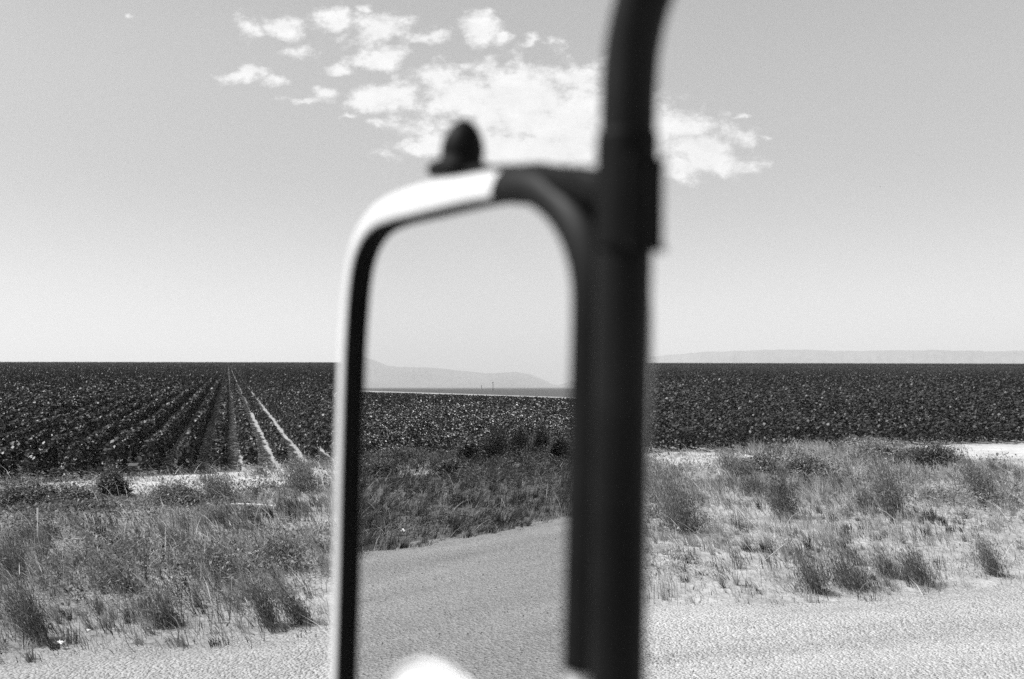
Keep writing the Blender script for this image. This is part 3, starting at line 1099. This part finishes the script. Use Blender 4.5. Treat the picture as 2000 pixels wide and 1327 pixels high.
def branch_heap():
    x, y, z = ground_hit(335, 1095)
    g = random.Random(4)
    root = empty('dead_branch', (x, y, z))
    tag(root, 'heap of bleached dead twigs in the middle of the left grass', 'branch')
    stalks, rad_ = [], []
    for i in range(9):
        a = g.uniform(0, 6.28)
        l_ = g.uniform(.12, .36)
        el = g.uniform(.05, .8)
        b0 = np.array([x + g.uniform(-.25, .2), y + g.uniform(-.2, .2), z + .05])
        b1 = b0 + np.array([math.cos(a) * math.cos(el), math.sin(a) * math.cos(el) * .6, math.sin(el)]) * l_
        mid = (b0 + b1) / 2 + np.array([g.uniform(-.04, .04), g.uniform(-.04, .04), g.uniform(0, .05)])
        t = np.linspace(0, 1, 7)[:, None]
        stalks.append((1 - t) ** 2 * b0 + 2 * t * (1 - t) * mid + t ** 2 * b1)
        rad_.append((.009, .003))
    b0 = np.array([x - .06, y, z]); b1 = b0 + np.array([-.02, .02, .36])
    t = np.linspace(0, 1, 7)[:, None]
    V, F = tube_np(stalks, rad_, 6)
    link('twigs', mesh_np('twigs', V, F, np.full(len(F), 4)), M['white_wood'], root)
    V, F = tube_np([b0 + (b1 - b0) * t], [(.011, .004)], 6)
    link('stalk', mesh_np('stalk', V, F, np.full(len(F), 4)), M['white_wood'], root)


branch_heap()


def stalk(px, py, dx, h, label, mirrored=False):
    x, y, z = ground_hit(px, py, mirrored)
    bar('dry_stalk', (x, y, z + .02), (x + dx, y + .05, z + h), .007, .007, M['straw_stem'], label, 'stalk', .2)


stalk(315, 1178, -.28, .26, 'pale dry stalk slanting up left in the middle of the left verge')
stalk(262, 1205, -.2, .14, 'pale dry stalk lying close to the road edge, below the slanting one')
stalk(1470, 1112, -.4, .3, 'long pale stalk slanting left, nearest the mirror pole on the right verge')
stalk(1480, 1110, .32, .26, 'pale stalk slanting right, crossing the long left-slanting one')
stalk(1820, 1060, -.45, .28, 'long thin pale stalk in the grass of the right verge')


def utility_pole(px, height_px, dist, label):
    d = mdir(px, 757)
    h = Vector((d.x, d.y)).normalized()
    x, y = h.x * dist, h.y * dist
    H = height_px * dist / FPX
    root = empty('utility_pole', (x, y, 0))
    tag(root, label, 'utility pole', 'utility poles in the reflection')
    V, F = tube_np([np.array([[x, y, -.5], [x, y, H * .5], [x, y, H]])], [(.0003 * dist, .0002 * dist)], 10)
    link('post', mesh_np('post', V, F, np.full(len(F), 4)), M['pole_wood'], root)
    bm = bmesh.new()
    bmesh.ops.create_cube(bm, size=1)
    side = Vector((h.y, -h.x, 0))
    for vv in bm.verts:
        c = vv.co.copy()
        vv.co = Vector((x, y, H * .9)) + side * c.x * H * .22 + Vector((h.x, h.y, 0)) * c.y * .3 + Vector((0, 0, c.z * .00035 * dist))
    bmesh.ops.bevel(bm, geom=bm.edges[:], offset=.02, segments=1, affect='EDGES')
    me = bpy.data.meshes.new('crossarm'); bm.to_mesh(me); bm.free()
    link('crossarm', me, M['pole_wood'], root)


utility_pole(962, 17, 640, 'taller utility pole with crossarm far off in the reflection')
utility_pole(940, 7, 1500, 'smaller more distant utility pole left of the taller one')

# ------------------------------------------------------------------ the truck's door mirror
PL = Vector((-.149 * .425, .425, 0))                    # left edge of the glass, at eye height
DV = Vector((math.sin(R(-33.05)), math.cos(R(-33.05)), 0)) * -1      # along the glass, towards the truck (right)
NV = Vector((math.sin(R(-123.05)), math.cos(R(-123.05)), 0))       # out of the glass, towards the eye
UP = Vector((0, 0, 1))
O = Vector((PL.x, PL.y, EYE))


def plane_ab(px, py, n=0.0):
    """photo pixel -> (a, b) in the mirror plane shifted n towards the eye"""
    d = ray(px, py)
    t = (O + NV * n - Vector((0, 0, EYE))).dot(NV) / d.dot(NV)
    q = Vector((0, 0, EYE)) + d * t - O
    return q.dot(DV), q.z


def P(a, b, n=0.0): return O + DV * a + UP * b + NV * n


WG = .158
# outline of the glass, anticlockwise from lower left: measured points, then the plain foot of the mirror
inner = [(677, 1327), (684, 1100), (688, 900), (694, 700), (699, 620), (703, 570), (709, 522), (723, 480), (746, 450), (785, 435), (840, 423), (880, 413), (960, 395)]
ab = [plane_ab(*q) for q in inner]
# the right side of the glass lies behind the raised rim, so it is set from the glass's own size
aL = lambda b: ab[0][0] + (ab[3][0] - ab[0][0]) * (b - ab[0][1]) / (ab[3][1] - ab[0][1])
top_b = ab[-1][1]
right = []
rc = .036
lean = (ab[3][0] - ab[0][0]) / (ab[3][1] - ab[0][1])
for i in range(0, 8):
    t = math.radians(90 - i * 90 / 7)
    right.append((WG - .044 + .044 * math.cos(t), top_b - .0015 - rc + rc * math.sin(t)))
bot = -.335
right2 = [(WG + lean * (b_ - (top_b - rc)), b_) for b_ in (0.0, -.06, -.12, -.2, bot + .03)]
foot = []
for i in range(0, 7):
    t = math.radians(-i * 15)
    foot.append((WG + lean * (bot - top_b) - .03 + .03 * math.cos(t), bot + .03 + .03 * math.sin(t)))
for i in range(0, 7):
    t = math.radians(-90 - i * 15)
    foot.append((aL(bot) + .03 + .03 * math.cos(t), bot + .03 + .03 * math.sin(t)))
loop = [(aL(-.2), -.2)] + ab + right[:] + right2 + foot


def resample(pts, n):
    pts = np.array(pts)
    pts = np.concatenate([pts, pts[:1]])
    for _ in range(2):                                  # corner cutting smooths the measured outline
        q = np.empty((2 * (len(pts) - 1), 2))
        q[0::2] = pts[:-1] * .75 + pts[1:] * .25
        q[1::2] = pts[:-1] * .25 + pts[1:] * .75
        pts = np.concatenate([q, q[:1]])
    d = np.concatenate([[0], np.cumsum(np.hypot(*np.diff(pts, axis=0).T))])
    t = np.linspace(0, d[-1], n, endpoint=False)
    return np.stack([np.interp(t, d, pts[:, 0]), np.interp(t, d, pts[:, 1])], 1)


LOOP = resample(loop, 420)
tan = np.roll(LOOP, -3, 0) - np.roll(LOOP, 3, 0)
tan /= np.linalg.norm(tan, axis=1)[:, None]
outw = np.stack([-tan[:, 1], tan[:, 0]], 1)
cen = LOOP.mean(0)
if ((outw * (LOOP - cen)).sum(1)).mean() < 0: outw = -outw

truck_mirror = empty('door_mirror', P(WG * .5, bot - .02))
tag(truck_mirror, 'tall truck door mirror with white rim on a black steel arm', 'mirror')


def sweep(name, idx, prof, mat, closed=False, caps=False):
    """profile [(outward, towards eye)] swept along part of the mirror's outline"""
    bm = bmesh.new()
    rings = []
    for i in idx:
        c = LOOP[i]
        o_ = outw[i] * (1 - .2 * float(sstep(.05, .115, c[0])))       # the rim is a little slimmer on the truck side
        rings.append([bm.verts.new(P(c[0] + o_[0] * po, c[1] + o_[1] * po, pn)) for po, pn in prof])
    m_ = len(prof)
    pairs = list(zip(rings, rings[1:] + ([rings[0]] if closed else [])))
    if not closed: pairs = pairs[:len(rings) - 1]
    for r0, r1 in pairs:
        for j in range(m_):
            bm.faces.new((r0[j], r0[(j + 1) % m_], r1[(j + 1) % m_], r1[j]))
    if caps and not closed:
        bm.faces.new(rings[0][::-1]); bm.faces.new(rings[-1])
    bmesh.ops.recalc_face_normals(bm, faces=bm.faces[:])
    me = bpy.data.meshes.new(name); bm.to_mesh(me); bm.free()
    return link(name, me, mat, truck_mirror, smooth=True)


RIM = [(.0, .0048), (.0005, .0053), (.0018, .0057), (.004, .0057), (.0068, .0051), (.0095, .0040), (.012, .002), (.0136, -.0004), (.0145, -.004), (.0143, -.008), (.013, -.011), (.010, -.0125), (.004, -.0125)]


def ell(grow=0.0):
    """the rim's section, made `grow` thicker all round"""
    c = np.array([.007, -.004])
    out = []
    for q in RIM:
        d = np.array(q) - c
        out.append(tuple(np.array(q) + d / np.linalg.norm(d) * grow))
    return out


n_loop = len(LOOP)
# rim: white enamel tube, from its inner crest round to the back
sweep('rim', range(n_loop), ell(), M['white_paint'], closed=True)
# rubber gasket: the inner wall of the rim
sweep('gasket', range(n_loop), [(.0003, .0050), (-.0002, .0049), (-.0004, .0042), (-.0006, .001), (-.0010, .0003), (-.0010, -.004), (.0035, -.004), (.0035, .0042)], M['rubber'], closed=True)
# added black sleeve over the rim's truck side, standing in for the cab's shadow
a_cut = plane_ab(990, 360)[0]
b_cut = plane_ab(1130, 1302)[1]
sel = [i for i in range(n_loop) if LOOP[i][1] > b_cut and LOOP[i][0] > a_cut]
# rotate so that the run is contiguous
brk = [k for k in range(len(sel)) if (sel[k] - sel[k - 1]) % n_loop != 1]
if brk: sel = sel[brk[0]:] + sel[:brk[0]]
sweep('shade_sleeve', sel, [(-.0008, .0004)] + ell(.0013), M['black_paint'], caps=True)
# glass
bm = bmesh.new()
vs = [bm.verts.new(P(q[0] + o_[0] * .003, q[1] + o_[1] * .003, 0)) for q, o_ in zip(LOOP, outw)]
vb = [bm.verts.new(P(q[0] + o_[0] * .003, q[1] + o_[1] * .003, -.003)) for q, o_ in zip(LOOP, outw)]
bm.faces.new(vs); bm.faces.new(vb[::-1])
for i in range(n_loop): bm.faces.new((vs[i], vs[i - 1], vb[i - 1], vb[i]))
me = bpy.data.meshes.new('mirror_glass'); bm.to_mesh(me); bm.free()
link('mirror_glass', me, M['mirror'], truck_mirror)
# back shell
bm = bmesh.new()
rings = []
for k, (sc, nn) in enumerate(((1.0, -.0115), (.97, -.022), (.85, -.03), (.5, -.034))):
    rings.append([bm.verts.new(P(cen[0] + (q[0] - cen[0]) * sc + o_[0] * .006, cen[1] + (q[1] - cen[1]) * sc + o_[1] * .006, nn)) for q, o_ in zip(LOOP, outw)])
for r0, r1 in zip(rings, rings[1:]):
    for i in range(n_loop): bm.faces.new((r0[i], r0[i - 1], r1[i - 1], r1[i]))
bm.faces.new(rings[-1])
me = bpy.data.meshes.new('back_shell'); bm.to_mesh(me); bm.free()
link('back_shell', me, M['white_paint'], truck_mirror, smooth=True)

# round white domed cap on the foot of the glass
sa, sb = plane_ab(858, 1298)
SR = .054
bm = bmesh.new()
rings = []
for k in range(9):
    f = k / 8
    rr = SR * f
    nn = .0015 + .010 * (1 - f * f)
    rings.append([bm.verts.new(P(sa + rr * math.cos(t), sb - SR + rr * math.sin(t), nn)) for t in np.linspace(0, 2 * math.pi, 64, endpoint=False)] if k else [bm.verts.new(P(sa, sb - SR, nn))])
for j in range(64): bm.faces.new((rings[0][0], rings[1][j], rings[1][(j + 1) % 64]))
for r0, r1 in zip(rings[1:], rings[2:]):
    for j in range(64): bm.faces.new((r0[j], r1[j], r1[(j + 1) % 64], r0[(j + 1) % 64]))
me = bpy.data.meshes.new('round_cap'); bm.to_mesh(me); bm.free()
spot = link('round_cap', me, M['white_paint'], truck_mirror, smooth=True)
bm = bmesh.new()
rings = []
for t in np.linspace(0, 2 * math.pi, 64, endpoint=False):
    rings.append([bm.verts.new(P(sa + q * math.cos(t), sb - SR + q * math.sin(t), nn)) for q, nn in ((SR - .0006, .0018), (SR + .0002, .0030), (SR + .0012, .0028), (SR + .0016, .0003))])
for i in range(64):
    for j in range(3): bm.faces.new((rings[i - 1][j], rings[i][j], rings[i][j + 1], rings[i - 1][j + 1]))
me = bpy.data.meshes.new('cap_edge'); bm.to_mesh(me); bm.free()
ro = bpy.data.objects.new('cap_edge', me); me.materials.append(M['white_paint']); C.objects.link(ro)
ro.parent = spot
me.transform(Matrix.Translation(-truck_mirror.location))


def tube(name, pts, radius, mat, nseg=28, parent=None, smooth_iter=3):
    pts = [np.array(q) for q in pts]
    for _ in range(smooth_iter):
        q = [pts[0]]
        for a, b2 in zip(pts, pts[1:]): q += [a * .75 + b2 * .25, a * .25 + b2 * .75]
        pts = q + [pts[-1]]
    bm = bmesh.new()
    rings = []
    ref = Vector((NV.x, NV.y, 0))
    for i, q in enumerate(pts):
        t = Vector(pts[min(i + 1, len(pts) - 1)] - pts[max(i - 1, 0)]).normalized()
        u = (ref - t * ref.dot(t)).normalized()
        w = t.cross(u)
        r_ = radius(i / (len(pts) - 1)) if callable(radius) else radius
        rings.append([bm.verts.new(Vector(q) + (u * math.cos(a) + w * math.sin(a)) * r_) for a in np.linspace(0, 2 * math.pi, nseg, endpoint=False)])
    for r0, r1 in zip(rings, rings[1:]):
        for j in range(nseg): bm.faces.new((r0[j], r0[(j + 1) % nseg], r1[(j + 1) % nseg], r1[j]))
    bm.faces.new(rings[0][::-1]); bm.faces.new(rings[-1])
    bmesh.ops.recalc_face_normals(bm, faces=bm.faces[:])
    me = bpy.data.meshes.new(name); bm.to_mesh(me); bm.free()
    return link(name, me, mat, parent or truck_mirror, smooth=True)


PN = .004


def pp(px, py, n=PN):
    a, b2 = plane_ab(px, py, n)
    return P(a, b2, n)


# arm: steel tube running up beside the rim and bending over to the truck
pole_px = [(1200, 1750), (1204, 1500), (1206, 1327), (1209, 1100), (1213, 850), (1217, 600), (1222, 420), (1226, 300), (1227, 230), (1229, 160), (1234, 100), (1243, 50), (1256, 0), (1276, -50), (1306, -100), (1350, -150), (1420, -200)]
tube('arm', [pp(*q) for q in pole_px], .0077, M['black_paint'])
collar = tube('collar', [pp(1224, 486), pp(1224.5, 470), pp(1225, 300), pp(1226, 262)], .0085, M['black_matt'], smooth_iter=1)
bm = bmesh.new()
bmesh.ops.create_cube(bm, size=1)
c0, c1 = pp(1239, 486), pp(1241, 322)
for v_ in bm.verts:
    c = v_.co.copy()
    base_ = c0.lerp(c1, c.z + .5)
    v_.co = base_ + DV * (c.x * .0095) + NV * (c.y * .0098)
bmesh.ops.bevel(bm, geom=bm.edges[:], offset=.0012, segments=3, affect='EDGES')
me = bpy.data.meshes.new('clamp_ear'); bm.to_mesh(me); bm.free()
ear = bpy.data.objects.new('clamp_ear', me); me.materials.append(M['black_matt']); C.objects.link(ear)
ear.parent = collar
me.transform(Matrix.Translation(-truck_mirror.location))
# strap from the collar along the top of the rim to the knob
strap_px = [(1215, 385), (1170, 366), (1100, 353), (1020, 345), (945, 338), (890, 340)]
bm = bmesh.new()
rings = []
for i, q in enumerate(strap_px):
    c = pp(*q, n=(.002, 0, -.002, -.005, -.007, -.007)[i])
    hgt = [.0070, .0056, .0044, .0036, .0024, .0014][i]
    rings.append([bm.verts.new(c + UP * (hgt * y_) + NV * ((.0075, .0075, .007, .006, .0045, .003)[i] * x_)) for x_, y_ in ((-1, -.6), (-.8, -1), (.8, -1), (1, -.6), (1, .6), (.8, 1), (-.8, 1), (-1, .6))])
for r0, r1 in zip(rings, rings[1:]):
    for j in range(8): bm.faces.new((r0[j], r0[(j + 1) % 8], r1[(j + 1) % 8], r1[j]))
bm.faces.new(rings[0][::-1]); bm.faces.new(rings[-1])
bmesh.ops.recalc_face_normals(bm, faces=bm.faces[:])
me = bpy.data.meshes.new('strap'); bm.to_mesh(me); bm.free()
link('strap', me, M['black_matt'], truck_mirror, smooth=True)
# gusset plate filling the corner between rim, strap and arm
bm = bmesh.new()
gp = [(990, 330), (1080, 334), (1170, 340), (1222, 350), (1224, 640), (1190, 640), (1168, 560), (1140, 470), (1085, 405), (1030, 380)]
ga = [bm.verts.new(pp(*q, n=-.003)) for q in gp]
gb = [bm.verts.new(v_.co - NV * .004) for v_ in ga]
bm.faces.new(ga); bm.faces.new(gb[::-1])
for i in range(len(ga)): bm.faces.new((ga[i], ga[i - 1], gb[i - 1], gb[i]))
bmesh.ops.recalc_face_normals(bm, faces=bm.faces[:])
me = bpy.data.meshes.new('gusset_plate'); bm.to_mesh(me); bm.free()
link('gusset_plate', me, M['black_matt'], truck_mirror)
# knob: egg-shaped nut on a flared foot
kb = pp(900, 336, n=-.007)
kt = pp(909, 233, n=-.007)
axis = (kt - kb)
KL = axis.length
zq = axis.to_track_quat('Z', 'Y').to_matrix()
prof = [(0, .0), (.0046, .0), (.0090, .02), (.0098, .08), (.0092, .15), (.0080, .23), (.0080, .34), (.0081, .44), (.0077, .56), (.0067, .70), (.0052, .83), (.0034, .93), (.0017, .985), (0, 1)]
bm = bmesh.new()
rings = []
for r_, f in prof:
    if r_ == 0: rings.append([bm.verts.new(kb + zq @ Vector((0, 0, KL * f)))])
    else: rings.append([bm.verts.new(kb + zq @ Vector((r_ * math.cos(t), r_ * math.sin(t), KL * f))) for t in np.linspace(0, 2 * math.pi, 32, endpoint=False)])
for r0, r1 in zip(rings, rings[1:]):
    for j in range(32):
        if len(r0) == 1: bm.faces.new((r0[0], r1[(j + 1) % 32], r1[j]))
        elif len(r1) == 1: bm.faces.new((r0[j], r0[(j + 1) % 32], r1[0]))
        else: bm.faces.new((r0[j], r0[(j + 1) % 32], r1[(j + 1) % 32], r1[j]))
bmesh.ops.recalc_face_normals(bm, faces=bm.faces[:])
me = bpy.data.meshes.new('knob'); bm.to_mesh(me); bm.free()
knob = link('knob', me, M['black_matt'], truck_mirror, smooth=True)
lug = tube('lug', [pp(905, 320, -.007), pp(880, 325, -.007), pp(846, 332, -.007)], lambda f: .0052 - .0024 * f, M['black_matt'], nseg=16, smooth_iter=2)

# ------------------------------------------------------------------ haze over the plain
bm = bmesh.new()
bmesh.ops.create_cube(bm, size=1)
for v_ in bm.verts: v_.co = Vector((v_.co.x * 42000, v_.co.y * 42000, -3 if v_.co.z < 0 else 900))
me = bpy.data.meshes.new('haze'); bm.to_mesh(me); bm.free()
hz = bpy.data.objects.new('haze', me)
m = bpy.data.materials.new('haze_air')
m.use_nodes = True
nt = m.node_tree
nt.nodes.clear()
out = nt.nodes.new('ShaderNodeOutputMaterial')
pv = nt.nodes.new('ShaderNodeVolumePrincipled')
pv.inputs['Color'].default_value = g3(.96)
pv.inputs['Density'].default_value = 1.1e-4
pv.inputs['Anisotropy'].default_value = 0.1
nt.links.new(pv.outputs[0], out.inputs['Volume'])
me.materials.append(m)
C.objects.link(hz)
tag(hz, 'pale summer haze over the far plain', 'haze', kind='stuff')
